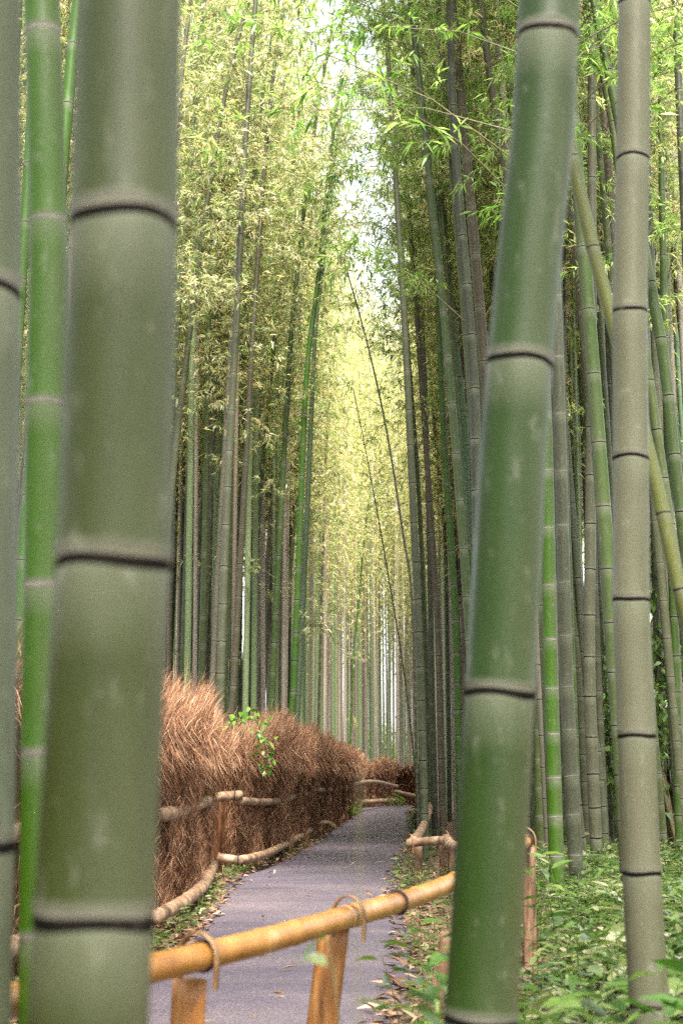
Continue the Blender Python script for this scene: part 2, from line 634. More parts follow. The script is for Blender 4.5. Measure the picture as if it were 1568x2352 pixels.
def bamboo(pts, w, label, col='grey', dia=.11, d=None, top=13.5, crown=5.0, group=None, node_px=None, rings=True, leaf=3600, reach=1.0,
           sides=14, tint=(1, 1, 1), dry=0.0, lowb=None, seed=None, lean=None, cat='bamboo', palering=False, full=False):
    """one stalk traced in the photograph: pts top to bottom on the reading grid, w its width there; distance from its real thickness"""
    rng = np.random.default_rng(int(abs(pts[0][0]) * 7 + abs(pts[0][1]) * 3 + w * 11) if seed is None else seed)
    d = dia * F / w if d is None else d
    dia = d * w / F
    P = [at(x, y, d) for x, y in pts][::-1]
    # down to the ground along the lowest direction
    low = norm(P[0] - P[1]) if len(P) > 1 else np.array([0, 0, -1.])
    gz = float(hgt(P[0][0], d)) - .03
    if P[0][2] > gz:
        t = (P[0][2] - gz) / -low[2]
        P = [P[0] + low * t] + P
    else:
        P[0] = P[0].copy()
    lx = P[-1][0] - P[0][0]
    lean_dir = lean or (math.copysign(.8, lx if abs(lx) > .02 else 1), rng.normal(0, .3))
    Q = smooth_path(P, max(6, int((P[-1][2] - P[0][2]) / .25)))
    Q = arch(list(Q), top, lean_dir, .5)
    base = Q[0].copy()
    ax = Axis(Q - base)
    o = thing('bamboo', label, cat, base, group)
    col = COL[col] if isinstance(col, str) else col
    col = tuple(float(np.clip(c * rng.uniform(.9, 1.1), 0, 1)) for c in col)
    # nodes: where the photograph shows them, else by the usual spacing
    S = np.linspace(0, ax.L, 1500)
    PP = ax.p(S) + base
    ypix = np.array([proj(q)[1] for q in PP])
    if node_px:
        seen = sorted(float(S[np.argmin(abs(ypix - y))]) for y in node_px)
        gap = (seen[-1] - seen[0]) / max(1, len(seen) - 1) if len(seen) > 1 else 3.5 * dia
        nodes = list(seen)
        s = seen[0] - gap * .9
        while s > .1:
            nodes.append(s)
            s -= gap * .85
        s = seen[-1] + gap
        while s < ax.L - .3:
            nodes.append(s)
            s += gap
        nodes.sort()
    else:
        nodes = node_list(ax.L, dia, rng)
    rout = []
    if rings:
        for s in nodes:
            x, y = proj(ax.p(s) + base)
            if -20 < y < 2370:
                rout.append(s)
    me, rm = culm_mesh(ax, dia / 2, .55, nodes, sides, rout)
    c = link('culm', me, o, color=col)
    for r_ in rm:
        if palering:
            r_.materials[0] = M['palescar']
        link('node_ring', r_, c)
    if leaf:
        cr = crown_mesh(ax, crown, rng, reach, leaf, dry=dry, low=None if lowb is None else np.array(lowb, float), full=full)
        link('crown', cr, o, color=tint)
    return o


# --- the near stalks, out of focus
bamboo([(298, 20), (285, 525), (262, 1290), (215, 2100), (202, 2352)], 268, 'thickest blurred grey-green bamboo stalk, close to the camera beside the bright green one',
       (.018, .029, .003), d=1.46, node_px=[525, 1295, 2100], top=13, crown=6, sides=40, reach=.9, lean=(.8, 0))
bamboo([(1260, 0), (1240, 400), (1190, 830), (1147, 1590), (1118, 2100), (1102, 2352)], 161, 'thick blurred green bamboo stalk leaning over the bend of the golden rail',
       (.014, .029, .002), d=2.45, node_px=[92, 838, 1592, 2338], top=13, crown=6, sides=40, lean=(.8, 0))
bamboo([(1456, 0), (1452, 360), (1445, 720), (1448, 1055), (1447, 1380), (1461, 1690), (1471, 2005), (1491, 2320)], 87,
       'whitish mottled bamboo stalk with eight dark rings above the leafy undergrowth', (.078, .080, .056), d=4.15,
       node_px=[12, 362, 718, 1052, 1376, 1690, 2005, 2305], top=13, crown=6, sides=32, lean=(.3, .3))
bamboo([(-52, 0), (-57, 700), (-80, 1900), (-92, 2352)], 226, 'pale blue-grey blurred bamboo stalk cut by the edge beside the bright green one', (.046, .066, .034), d=1.75,
       node_px=[680, 1945], top=13, crown=6, sides=40, lean=(-.4, 0))
bamboo([(96, 0), (112, 500), (105, 935), (100, 1340), (96, 1735), (94, 2100)], 96, 'vivid green blurred bamboo stalk between the two thick near ones', (.026, .070, .001), d=2.7,
       palering=True, node_px=[80, 508, 930, 1342, 1735], top=13, crown=6, sides=32, lean=(.4, 0))
bamboo([(1268, 160), (1313, 361), (1358, 567), (1400, 720), (1450, 905), (1499, 1057), (1519, 1182), (1549, 1308), (1580, 1430)], 37,
       'slanting yellow-green bamboo stalk crossing behind the whitish mottled one', 'yellow', d=4.9, node_px=[361, 567, 905, 1178, 1352], top=9, crown=5.6,
       sides=24, leaf=1500, lean=(-.8, .2))

bamboo([(1252, 0), (1236, 400), (1188, 830), (1146, 1590)], 36, 'bamboo wholly behind the thick blurred green stalk, its leafy boughs hanging over the path', 'olive', d=9.6,
       top=12, crown=5.0, sides=14, leaf=7500, reach=2.3, full=True, tint=(.62, .95, .38), rings=False, lean=(-.5, .2))

# --- the stalks in focus, traced one by one
RG = 'bamboo stalks right of the path'
LG = 'bamboo stalks behind the brush fence'
TR = [
    # pts, width, colour, label, extra
    ([(898, 240), (914, 502), (931, 790), (949, 1180), (966, 1570), (976, 1980)], 20, 'grey', 'grey-green bamboo nearest the path edge, beside the corner post of the rail', dict(crown=8.0, reach=.85, group=RG)),
    ([(918, 440), (936, 781), (958, 1082), (971, 1332), (979, 1570), (985, 1960)], 14, 'green', 'thin green bamboo just behind the grey-green one at the path edge', dict(crown=8.0, reach=.85, group=RG)),
    ([(926, 427), (956, 627), (971, 790), (984, 1180), (991, 1570), (1000, 1960)], 15, 'grey', 'slim grey bamboo second from the path edge, its top tilting left', dict(crown=8.0, reach=.85, group=RG)),
    ([(938, 470), (962, 800), (992, 1232), (1004, 1420), (1009, 1570), (1018, 1950)], 17, 'brown', 'brownish bamboo with close dark rings, third from the path edge', dict(crown=8.0, reach=.85, group=RG)),
    ([(914, 10), (946, 140), (992, 351), (1032, 527), (1040, 700)], 12, 'grey', 'thin grey bamboo crossing in front of the bluish leaning pair', dict(crown=7.2, group=RG, reach=1.7, full=True, tint=(.85, 1.05, .65), leaf=9000)),
    ([(951, 0), (982, 241), (1007, 477), (1047, 790), (1077, 1082), (1100, 1500)], 18, 'blue', 'bluish-green bamboo with pale bloom leaning left high above the path', dict(crown=7.2, group=RG, reach=1.7, full=True, tint=(.85, 1.05, .65), leaf=9000)),
    ([(1032, 0), (1042, 301), (1082, 790), (1092, 1030), (1100, 1500)], 28, 'dark', 'stout dark bamboo just left of the thick blurred green stalk', dict(crown=7.0, group=RG, reach=1.9, full=True, tint=(.72, 1.0, .5), leaf=20000)),
    ([(1060, 250), (1075, 540), (1092, 790), (1098, 1100)], 15, 'olive', 'olive bamboo close behind the stout dark one', dict(crown=7.5, group=RG)),
    ([(1067, 0), (1102, 151), (1127, 402), (1142, 502), (1165, 800)], 14, 'brown', 'thin brown bamboo with bare side twigs near the top', dict(crown=6.4, group=RG)),
    ([(1102, 0), (1132, 226), (1162, 400), (1195, 700)], 27, 'brown', 'grey-brown bamboo slanting behind the upper part of the thick blurred green stalk', dict(crown=7.2, reach=2.1, full=True, leaf=12000, tint=(.8, 1.05, .6), group=RG)),
    ([(1132, 0), (1157, 300), (1170, 700)], 17, 'blue', 'pale bluish bamboo close left of the thick blurred green stalk, high up', dict(crown=8.0, reach=.85, group=RG)),
    ([(999, 452), (1009, 790), (1017, 960), (1027, 1130), (1044, 1383), (1052, 1650), (1058, 1950)], 18, 'bright', 'vivid green slim bamboo left of the thick blurred green stalk', dict(crown=8, group=RG)),
    ([(973, 700), (989, 880), (1002, 1032), (1021, 1232), (1029, 1570), (1033, 1930)], 11, 'grey', 'thinnest grey bamboo beside the vivid green slim one', dict(crown=8, group=RG)),
    ([(1056, 700), (1062, 931), (1067, 1570), (1070, 1930)], 16, 'brown', 'brownish bamboo half hidden by the thick blurred green stalk', dict(crown=8, group=RG)),
    ([(790, 600), (841, 781), (886, 981), (926, 1232), (946, 1383), (957, 1800)], 7.5, 'dark', 'bare dark thin bamboo leaning across the pale gap over the path', dict(crown=6.6, reach=.5, dia=.045, group=RG, leaf=300, top=8.4)),
    ([(825, 960), (853, 1107), (889, 1308), (931, 1570), (958, 1820)], 4.5, 'dark', 'spindly dark bamboo leaning below the bare dark thin one', dict(crown=5.4, reach=.4, dia=.03, group=RG, leaf=160, top=6.7)),
    ([(1296, 300), (1293, 781), (1288, 1082), (1290, 1900)], 18, 'dark', 'dark bamboo just right of the thick blurred green stalk', dict(crown=8, group=RG)),
    ([(1240, 760), (1258, 946), (1278, 1072), (1298, 1207), (1308, 1358), (1330, 1570), (1352, 1980)], 20, 'grey', 'curved grey bamboo leaning left above the undergrowth', dict(crown=8, group=RG)),
    ([(1323, 540), (1323, 781), (1330, 1232), (1336, 1900)], 14, 'olive', 'narrow olive bamboo between the curved grey one and the straight grey one', dict(crown=8, group=RG)),
    ([(1358, 125), (1358, 790), (1355, 1182), (1353, 1570), (1372, 2020)], 28, 'grey', 'stout straight grey bamboo left of the whitish mottled stalk', dict(crown=8, group=RG)),
    ([(1249, 900), (1255, 1082), (1265, 1570), (1279, 2040)], 34, 'bright', 'stout vivid green bamboo with pale rings rising from the undergrowth', dict(crown=8, palering=True, group=RG)),
    ([(1232, 1200), (1236, 1570), (1240, 2010)], 22, 'olive', 'dark green bamboo between the thick blurred stalk and the stout vivid green one', dict(crown=8, palering=True, group=RG)),
    ([(1290, 1200), (1300, 1570), (1325, 2050)], 33, 'grey', 'broad grey bamboo right of the stout vivid green one', dict(crown=8, palering=True, group=RG)),
    ([(1318, 1232), (1345, 1570), (1372, 1750), (1400, 2100)], 20, 'grey', 'slanting grey bamboo crossing in front of the broad grey one', dict(crown=8, group=RG)),
    ([(1300, 1130), (1330, 1283), (1350, 1640), (1385, 2060)], 13, 'brown', 'thin brown bamboo slanting right at its foot among the leaves', dict(crown=8, group=RG)),
    ([(1348, 0), (1373, 125), (1393, 216), (1408, 301), (1425, 420)], 27, 'olive', 'olive bamboo slanting down behind the top of the whitish mottled stalk', dict(crown=6.6, group=RG)),
    ([(1381, 251), (1384, 420), (1388, 602), (1400, 900), (1415, 1500)], 19, 'dark', 'dark bamboo left of the whitish mottled stalk', dict(crown=7.8, group=RG)),
    ([(1523, 0), (1531, 351), (1533, 790), (1540, 1500)], 18, 'olive', 'upright olive bamboo right of the whitish mottled stalk', dict(crown=7.8, group=RG)),
    ([(1549, 0), (1562, 300), (1580, 700)], 26, 'dark', 'dark stout bamboo in the upper corner at the edge', dict(crown=7.4, group=RG)),
    ([(1478, 520), (1493, 592), (1523, 667), (1568, 750), (1640, 900)], 12, 'dark', 'thin dark pole slanting steeply across the upright olive bamboo', dict(crown=6.5, group=RG, leaf=600, top=9)),
    ([(1490, 640), (1524, 831), (1551, 1082), (1590, 1400)], 30, 'green', 'stout dark green bamboo leaning left beside the whitish mottled stalk', dict(crown=8.0, reach=.85, group=RG)),
    ([(1500, 760), (1524, 1082), (1535, 1570), (1560, 1960)], 18, 'grey', 'grey bamboo under the stout leaning dark green one', dict(crown=7.8, group=RG)),
    ([(1545, 1380), (1552, 1570), (1562, 2010)], 22, 'green', 'green bamboo at the lower edge beyond the undergrowth', dict(crown=7.8, group=RG)),
    ([(1480, 1000), (1500, 1570), (1532, 2050)], 17, 'brown', 'brownish bamboo close right of the whitish mottled stalk near the ground', dict(crown=7.8, group=RG)),
    # left, behind the brush fence
    ([(750, 440), (731, 640), (705, 850), (690, 1180), (675, 1567), (664, 1690)], 17, 'bright', 'vivid green bamboo at the right end of the left row, standing before a twin', dict(crown=8.2, reach=.95, group=LG)),
    ([(758, 440), (738, 640), (723, 781), (705, 1180), (690, 1500), (680, 1690)], 15, 'blue', 'bluish twin of the vivid green bamboo at the right end of the left row', dict(crown=8.2, reach=.95, group=LG)),
    ([(690, 560), (668, 781), (645, 1180), (626, 1567), (620, 1680)], 16, 'green', 'green bamboo with a long bend two stalks before the twins', dict(crown=6.4, group=LG)),
    ([(642, 640), (635, 781), (620, 1180), (605, 1400), (595, 1660)], 11, 'dark', 'thin dark bamboo in the left row before the bent green one', dict(crown=6.0, group=LG)),
    ([(600, 620), (594, 781), (590, 1180), (587, 1567), (583, 1660)], 14, 'pale', 'pale pinkish-grey bamboo standing straight in the left row', dict(crown=6.0, group=LG)),
    ([(600, 480), (580, 781), (558, 1180), (537, 1567), (530, 1660)], 17, 'brown', 'brownish bamboo in the left row before the pale straight one', dict(crown=5.8, group=LG)),
    ([(556, 480), (541, 781), (525, 1080), (512, 1400), (505, 1640)], 21, 'grey', 'stoutest grey-green bamboo of the left row', dict(crown=5.8, group=LG)),
    ([(562, 560), (551, 781), (542, 1000), (520, 1400), (512, 1640)], 12, 'green', 'slim green bamboo just behind the stoutest one of the left row', dict(crown=6.0, group=LG)),
    ([(515, 640), (504, 850), (487, 1180), (473, 1535), (470, 1640)], 13, 'brown', 'thin brown bamboo left of the stoutest one of the left row', dict(crown=5.4, group=LG)),
    ([(545, 200), (525, 480), (496, 831), (462, 1182), (430, 1510), (420, 1600)], 15, 'olive', 'dark green bamboo leaning right the most in the left row', dict(crown=5.2, group=LG)),
    ([(470, 640), (456, 781), (445, 1180), (438, 1560)], 12, 'grey', 'grey bamboo next to the thickest near stalk', dict(crown=5.2, group=LG)),
    ([(432, 640), (428, 781), (420, 1180), (414, 1560)], 13, 'grey', 'grey bamboo at the very edge of the thickest near stalk', dict(crown=5.2, group=LG)),
    ([(660, 781), (655, 1180), (645, 1400), (640, 1660)], 9, 'dark', 'dark slim bamboo beside the foot of the twins', dict(crown=7, group=LG)),
    ([(742, 1250), (738, 1400), (733, 1600), (730, 1700)], 7, 'dark', 'dark slender bamboo alone right of the twins', dict(crown=8, dia=.09, group=LG)),
    ([(832, 1280), (822, 1400), (812, 1500), (804, 1720)], 7.5, 'bright', 'vivid green far bamboo in the bright gap over the path end', dict(crown=7.6, reach=.9, dia=.12, top=11.2, group=LG)),
]
for pts, w, col, lab, ex in TR:
    ex = dict(ex)
    right = ex['group'] == RG
    if 'tint' not in ex:
        ex['tint'] = (.95, 1.08, .8) if right else (1.05, 1.05, 1.0)
    ex.setdefault('dry', 0 if right else .08)
    ex.setdefault('leaf', 4000 if right else 5000)
    ex.setdefault('lowb', np.arange(3.0, 5.6, .6) if not right else np.arange(5.2, 7.5, 1.1))
    ex.setdefault('top', random.uniform(12, 14.5))
    bamboo(pts, w, lab, col, rings=w >= 16, **ex)

# --- the rest of the grove: ten kinds of stalk, copied with their crowns
NP = 10
protos = []
for k in range(NP):
    rng = np.random.default_rng(100 + k)
    P = [np.array([0, 0, -.05])]
    d = np.array([0, 0, 1.])
    bow = rng.normal(0, .002)
    for q in range(14):
        d = norm(d + np.array([bow, rng.normal(0, .004), 0]))
        P.append(P[-1] + d * .5)
    ax = Axis(arch(P, rng.uniform(12, 15.5), (.8, rng.normal(0, .2)), rng.uniform(.6, 1.2)))
    dia = 1.0
    me, _ = culm_mesh(ax, .055, .55, node_list(ax.L, .11, rng), 9)
    lo = crown_mesh(ax, 5.2 + rng.uniform(-.5, 1.0), rng, 1.1, 5200)
    hi = crown_mesh(ax, 7.8 + rng.uniform(-.5, .8), rng, 1.1, 4000)
    protos.append((me, lo, hi))

FILL = [  # (colour, label of those that nothing tells apart, per side)
    ('grey', 'grey-green'), ('brown', 'brownish'), ('green', 'green'), ('olive', 'olive'), ('pale', 'pale grey'), ('dark', 'dark'), ('bright', 'vivid green'), ('blue', 'bluish-green')]
WT = [.23, .16, .24, .14, .06, .05, .07, .05]


def zone(x, y):
    px, _ = proj((x, y, 4))
    if x < 1.6 and y > 32:
        return 'far', 'standing in the far rows where the path ends'
    if px < 200:
        return 'edge', 'behind the brush fence beside the near blurred stalks'
    if px < 784:
        return 'left', 'behind the brush fence' + (' near the path bend' if y > 23 else '')
    if px < 1100:
        return 'right', 'in the rows behind the right path edge'
    return 'deep', 'in the thicket beyond the undergrowth' + (', far back' if y > 21 else '')


# prototypes live in the first copy of each; every copy is a thing with its own culm and crown
spots = []
tries = 0
grid = {}


def ok(x, y, r):
    for (a, b) in spots:
        if (a - x) ** 2 + (b - y) ** 2 < r * r:
            return False
    return True


FEN = np.array([(-3.9, 1.0), (-2.3, 4.8), (-1.68, 7.2), (-1.40, 10.8), (-1.37, 14.6), (-1.46, 16.6), (-1.19, 17.1), (-.89, 19.8), (-.57, 26.5), (-.15, 33),
                (.33, 44), (.58, 53), (2.2, 58.5), (3.1, 58.0), (6, 60.5)], float)


def fx(y):
    return np.interp(y, FEN[:12, 1], FEN[:12, 0])


quota = {'L': 104, 'R': 138}
cnt = {'L': 0, 'R': 0}
while tries < 60000 and (cnt['L'] < quota['L'] or cnt['R'] < quota['R']):
    tries += 1
    y = 9.5 + 27 * RNG.random() ** .75
    x = RNG.uniform(-.27, .27) * y
    side = 'L' if x < fx(y) - (.5 if y < 15 else 1.1) else ('R' if x > max(xr(y) + (.7 if y < 14 else 1.0), 1.25 if y < 15 else 0) else None)
    if side is None or cnt[side] >= quota[side]:
        continue
    if side == 'R' and y < 12 and x < 1.9:
        continue
    px, _ = proj((x, y, 2))
    if side == 'L' and 70 < px < 385 and RNG.random() < .86:
        continue
    if not ok(x, y, .34):
        continue
    spots.append((x, y))
    cnt[side] += 1
for (x, y) in spots:
    k = int(RNG.integers(NP))
    me, lo, hi = protos[k]
    ci = int(RNG.choice(len(FILL), p=WT))
    cname, cw = FILL[ci]
    z, where = zone(x, y)
    left = x < fx(min(y, 53))
    o = thing('bamboo', f'one of the {cw} bamboo stalks {where}', 'bamboo', (x, y, float(hgt(x, y))), f'{cw} bamboo {where}')
    s = float(RNG.uniform(.82, 1.12))
    lean = np.clip(RNG.normal(R(1.5), R(.9)), 0, R(3)) * (1 if left else -1)
    o.rotation_euler = (RNG.normal(0, R(1.2)), lean, 0)
    o.scale = (s, s, float(RNG.uniform(.92, 1.12)))
    yaw = RNG.normal(0 if left else math.pi, .6)
    sh = float(RNG.uniform(.8, 1.2))
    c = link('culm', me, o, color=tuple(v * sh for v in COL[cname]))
    cr = link('crown', lo if left or y > 30 else hi, o)
    for q in (c, cr):
        q.rotation_euler = (0, 0, yaw)
    tn = CROWN_TINT[int(RNG.integers(5))]
    cr.color = (*[v * (1.12 if left else .95) for v in tn], 1)


# --- the far grove past the bend, one mass
def merge_grove(name, P, rng, leaf_n, tops=(14, 18), low_left=False):
    A = Acc()
    up, dn = [], []
    for (x, y, s, lean, yaw, hue) in P:
        top = rng.uniform(*tops) + (5 if y > 58.5 else 0)
        zz = np.array([0, top * .3, top * .6, top * .82, top])
        off = np.array([0, .3, .6, .95, 1.6]) * math.tan(lean) * top * .5
        pts = np.stack([x + off * math.cos(yaw), y + off * math.sin(yaw), zz], -1)
        V, Fq = ring_tube(pts, np.array([1, .95, .8, .55, .2]) * .047 * s, 6, cap=False)
        A.add(V, Fq, hue)
        ax = Axis(pts)
        n = leaf_n
        h = rng.beta(2.2, 1.5, n) * (top - 6) + 6 + rng.normal(0, .5, n)
        if low_left and x < -.3 * y - 2.6:  # low leaves added out of view to darken the near stalks' left sides
            h[::2] = rng.uniform(.4, 7, len(h[::2]))
        B = ax.p(h)
        rr = rng.uniform(.1, 1.55, n) * (1.25 - .5 * (h - 6) / max(top - 6, 1))
        a = rng.uniform(0, 2 * np.pi, n)
        B = B + np.stack([np.cos(a) * rr, np.sin(a) * rr, -.25 * rr], -1)
        Dv = np.stack([np.cos(a) * .4, np.sin(a) * .4, np.full(n, -.4)], -1) + rng.normal(0, .6, (n, 3))
        ln = rng.uniform(.12, .22, n)
        V, Fq = leaf_quads(B, Dv, ln, ln * .2, rng)
        A.add(V, Fq, 0, np.clip(rng.beta(1.6, 2.2, n) + .08, 0, 1))
    return A


rng = np.random.default_rng(5)
P = []
for q in range(9000):
    y = rng.uniform(59.5, 82)
    x = rng.uniform(-.03, .075) * y if q % 5 else rng.uniform(-.27, .27) * y
    if (y > 62 or x < 1.5 or x > 8) and all((x - a[0]) ** 2 + (y - a[1]) ** 2 > .22 for a in P):
        P.append((x, y, rng.uniform(.8, 1.2), rng.normal(0, R(1.1)), rng.uniform(0, 6.28), int(rng.choice([1, 2, 3], p=[.35, .45, .2]))))
    if len(P) > 380:
        break
for q in range(6000):          # both flanks of the far path, behind the counted rows
    y = rng.uniform(21, 60)
    e = (.8 if q % 2 else 1.0) if y < 36 else (.8 if y < 48 else .3)
    x = (fx(y) - e - abs(rng.normal(0, 1.3)) if q % 2 else xr(y) + e + abs(rng.normal(0, 1.3))) if q % 5 else rng.uniform(-.27, .27) * y
    if (x < fx(y) - e or x > xr(y) + e) and len(P) < 900 and all((x - a[0]) ** 2 + (y - a[1]) ** 2 > .5 for a in P):
        P.append((x, y, rng.uniform(.8, 1.2), rng.normal(0, R(1.1)), rng.uniform(0, 6.28), int(rng.choice([1, 2, 3], p=[.35, .45, .2]))))
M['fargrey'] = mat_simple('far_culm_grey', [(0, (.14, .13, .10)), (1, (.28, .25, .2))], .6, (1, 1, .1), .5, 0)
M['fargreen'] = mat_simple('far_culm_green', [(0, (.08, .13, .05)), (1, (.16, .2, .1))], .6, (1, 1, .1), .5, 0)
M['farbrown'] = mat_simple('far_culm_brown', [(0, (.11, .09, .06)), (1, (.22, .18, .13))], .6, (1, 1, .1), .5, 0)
A = merge_grove('far', P, rng, 900, (16, 22))
# the same grove all round the photographer, one mass: it keeps the near stalks and the path in shade
P2 = []
rg2 = np.random.default_rng(6)
for q in range(6000):
    x, y = rg2.uniform(-16, 16), rg2.uniform(-14, 16)
    if abs(x) < .30 * y + .9 or (y < 3 and xl(y) - .8 < x < xr(y) + .8) or x * x + y * y < 1.4:
        continue
    if x > 1.5 and y < 5 and rg2.random() < .55:  # thinned out of view so light reaches the near stalks from the right
        continue
    if all((x - a[0]) ** 2 + (y - a[1]) ** 2 > 1.0 for a in P2):
        P2.append((x, y, rg2.uniform(.8, 1.2), rg2.normal(0, R(2.5)), rg2.uniform(0, 6.28), int(rg2.choice([1, 2, 3], p=[.5, .3, .2]))))
    if len(P2) > 260:
        break
A2 = merge_grove('round', P2, rg2, 750, (13, 17), True)
sg = link('surrounding_bamboo_forest', A2.mesh('surrounding_bamboo_forest', [M['leaf'], M['fargrey'], M['fargreen'], M['farbrown']]), color=(1, 1, 1))
sg['label'], sg['kind'], sg['category'] = 'bamboo forest standing all round the viewpoint, outside the picture', 'stuff', 'bamboo forest'
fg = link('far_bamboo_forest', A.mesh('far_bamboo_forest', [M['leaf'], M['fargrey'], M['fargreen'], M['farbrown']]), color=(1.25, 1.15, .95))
fg['label'], fg['kind'], fg['category'] = 'pale mass of distant bamboo closing the end of the path', 'stuff', 'bamboo forest'


# ------------------------------------------------------------------ brush fence
fence = thing('brush_fence', 'tall rust-brown fence of packed dry twigs with bamboo rails winding along the path', 'fence', (0, 0, 0))
fs = np.concatenate([[0], np.cumsum(np.linalg.norm(np.diff(FEN, axis=0), axis=1))])


def brush_panel(poly, rng, dens, wd, top=1.74):
    """one stretch of packed twigs: a rough core with loose twigs all over it, bulging above the rail"""
    P = np.asarray(poly, float)
    s = np.concatenate([[0], np.cumsum(np.linalg.norm(np.diff(P, axis=0), axis=1))])
    L = s[-1]
    n = max(4, int(L / .14))
    u = np.linspace(0, L, n)
    ph = rng.uniform(0, 6.28, 6)

    def base(uu):
        p = np.stack([np.interp(uu, s, P[:, k]) for k in range(2)], -1)
        e = .02 * L
        a = np.stack([np.interp(np.clip(uu + e, 0, L), s, P[:, k]) - np.interp(np.clip(uu - e, 0, L), s, P[:, k]) for k in range(2)], -1)
        t = norm(a)
        return p, t, np.stack([t[..., 1], -t[..., 0]], -1)      # outwards, to the path

    def bulge(uu, z):
        b = .05 + .15 * ss(.9, 1.35, z) - .10 * ss(1.5, 1.9, z) + .04 * ss(.25, 0, z)
        return b + .05 * np.sin(uu * 2.1 + ph[0] + z * 1.5) + .035 * np.sin(uu * 4.7 + ph[1] - z * 3) + .02 * np.sin(uu * 11 + ph[2] + z * 5)

    def topz(uu):
        return top + .10 * np.sin(uu * 1.3 + ph[3]) + .07 * np.sin(uu * 3.7 + ph[4]) + .03 * np.sin(uu * 9 + ph[5])
    A = Acc()
    zs = np.linspace(0, 1, 15)
    p, t, o = base(u)
    front, back = [], []
    for f in zs:
        z = f * (topz(u) - .12)
        b = bulge(u, z)[:, None]
        front.append(np.concatenate([p + o * b, z[:, None]], 1))
        back.append(np.concatenate([p - o * .22, z[:, None]], 1))
    rowsV = front + back[::-1]
    Vc = np.stack(rowsV, 1)                       # n x 30 x 3
    Vc[:, :, 2] += hgt(p[:, 0], p[:, 1])[:, None]
    m = Vc.shape[1]
    i, j = np.meshgrid(np.arange(n - 1), np.arange(m - 1), indexing='ij')
    Fq = np.stack([i * m + j, (i + 1) * m + j, (i + 1) * m + j + 1, i * m + j + 1], -1).reshape(-1, 4)
    ends = []
    for e in (0, n - 1):
        for q in range(14):
            ends.append([e * m + q, e * m + q + 1, e * m + m - 2 - q, e * m + m - 1 - q])
    A.add(Vc.reshape(-1, 3), np.vstack([Fq, ends]), 0)
    # loose twigs
    N = int(L * top * dens)
    uu = rng.uniform(0, L, N)
    f = rng.random(N) ** .85
    z = f * topz(uu)
    p, t, o = base(uu)
    onend = rng.random(N) < .0
    dep = rng.normal(.012, .02, N)
    B = np.concatenate([p + o * (bulge(uu, z) + dep)[:, None], (z + hgt(p[:, 0], p[:, 1]))[:, None]], 1)
    a = rng.normal(.16, .42, N)                   # lean along the fence
    fl = rng.normal(.06, .17, N) + .10 * (z > 1.0)
    Dv = np.concatenate([t * a[:, None] + o * fl[:, None], np.ones((N, 1)) * .95], 1)
    flip = rng.random(N) < .25
    Dv[flip, 2] *= -.6
    ln = rng.uniform(.05, .19, N) * (1 + .7 * (z > 1.3))
    k = norm(Dv)
    S = norm(np.cross(k, rng.normal(0, 1, (N, 3))))
    w = wd * rng.uniform(.5, 1.5, N)[:, None]
    mid = B + k * ln[:, None] * .55 + rng.normal(0, .014, (N, 3))
    tip = B + k * ln[:, None] + np.concatenate([o * .02, np.full((N, 1), -.02)], 1)
    V = np.stack([B, mid + S * w * .5, tip, mid - S * w * .5], 1).reshape(-1, 3)
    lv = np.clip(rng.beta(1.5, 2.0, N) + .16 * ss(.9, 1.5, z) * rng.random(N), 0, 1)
    A.add(V, np.arange(N * 4).reshape(N, 4), 1, lv)
    # long wisps along the crest
    n2 = int(L * dens / 6)
    uu = rng.uniform(0, L, n2)
    z = topz(uu) - rng.uniform(0, .2, n2)
    p, t, o = base(uu)
    B = np.concatenate([p + o * rng.uniform(-.18, .14, n2)[:, None], (z + hgt(p[:, 0], p[:, 1]))[:, None]], 1)
    Dv = norm(np.concatenate([t * rng.normal(.35, .5, n2)[:, None] + o * rng.normal(.1, .3, n2)[:, None], np.full((n2, 1), 1.)], 1))
    ln = rng.uniform(.10, .42, n2)[:, None] * rng.uniform(.4, 1.2, n2)[:, None]
    S = norm(np.cross(Dv, rng.normal(0, 1, (n2, 3))))
    w = wd * .8 * rng.uniform(.5, 1.3, n2)[:, None]
    V = np.stack([B - S * w * .4, B + S * w * .4, B + Dv * ln * .6 + S * w * .5, B + Dv * ln], 1).reshape(-1, 3)
    A.add(V, np.arange(n2 * 4).reshape(n2, 4), 1, np.clip(rng.beta(2, 1.8, n2), 0, 1))
    return A.mesh('brush_panel', [M['core'], M['brush']])


rng = np.random.default_rng(21)
for a, b, dens, wd in ((0, 2, 900, .006), (2, 3, 4600, .0034), (3, 4, 4400, .0036), (5, 8, 4200, .0042), (8, 9, 1800, .007), (9, 11, 800, .012), (11, 14, 600, .016)):
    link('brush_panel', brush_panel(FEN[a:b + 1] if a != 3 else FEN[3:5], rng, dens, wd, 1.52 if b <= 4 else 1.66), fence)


def pole(name, pts, rad, mat, parent, sides=12, wob=.0, nodes=None, n=None, hollow=False):
    """a bamboo pole through the points, with its knuckles; dark bore at the cut ends if hollow"""
    P = smooth_path(pts, n or max(8, len(pts) * 6))
    ax = Axis(P)
    nd = np.arange(rad * 3.5, ax.L, rad * 8) if nodes is None else np.array(nodes)
    S = np.linspace(0, ax.L, max(8, int(ax.L / .12)))
    S = np.unique(np.concatenate([S] + [nd + e for e in (-rad * .35, -rad * .12, 0, rad * .12, rad * .35)]))
    S = S[(S >= 0) & (S <= ax.L)]
    k = np.ones(len(S))
    for q in nd:
        k += .075 * np.exp(-((S - q) / (rad * .16)) ** 2)
    V, Fq = ring_tube(ax.p(S), rad * k, sides, cap=True)
    return link(name, mesh_np(name, V, Fq, [mat], None, True), parent)


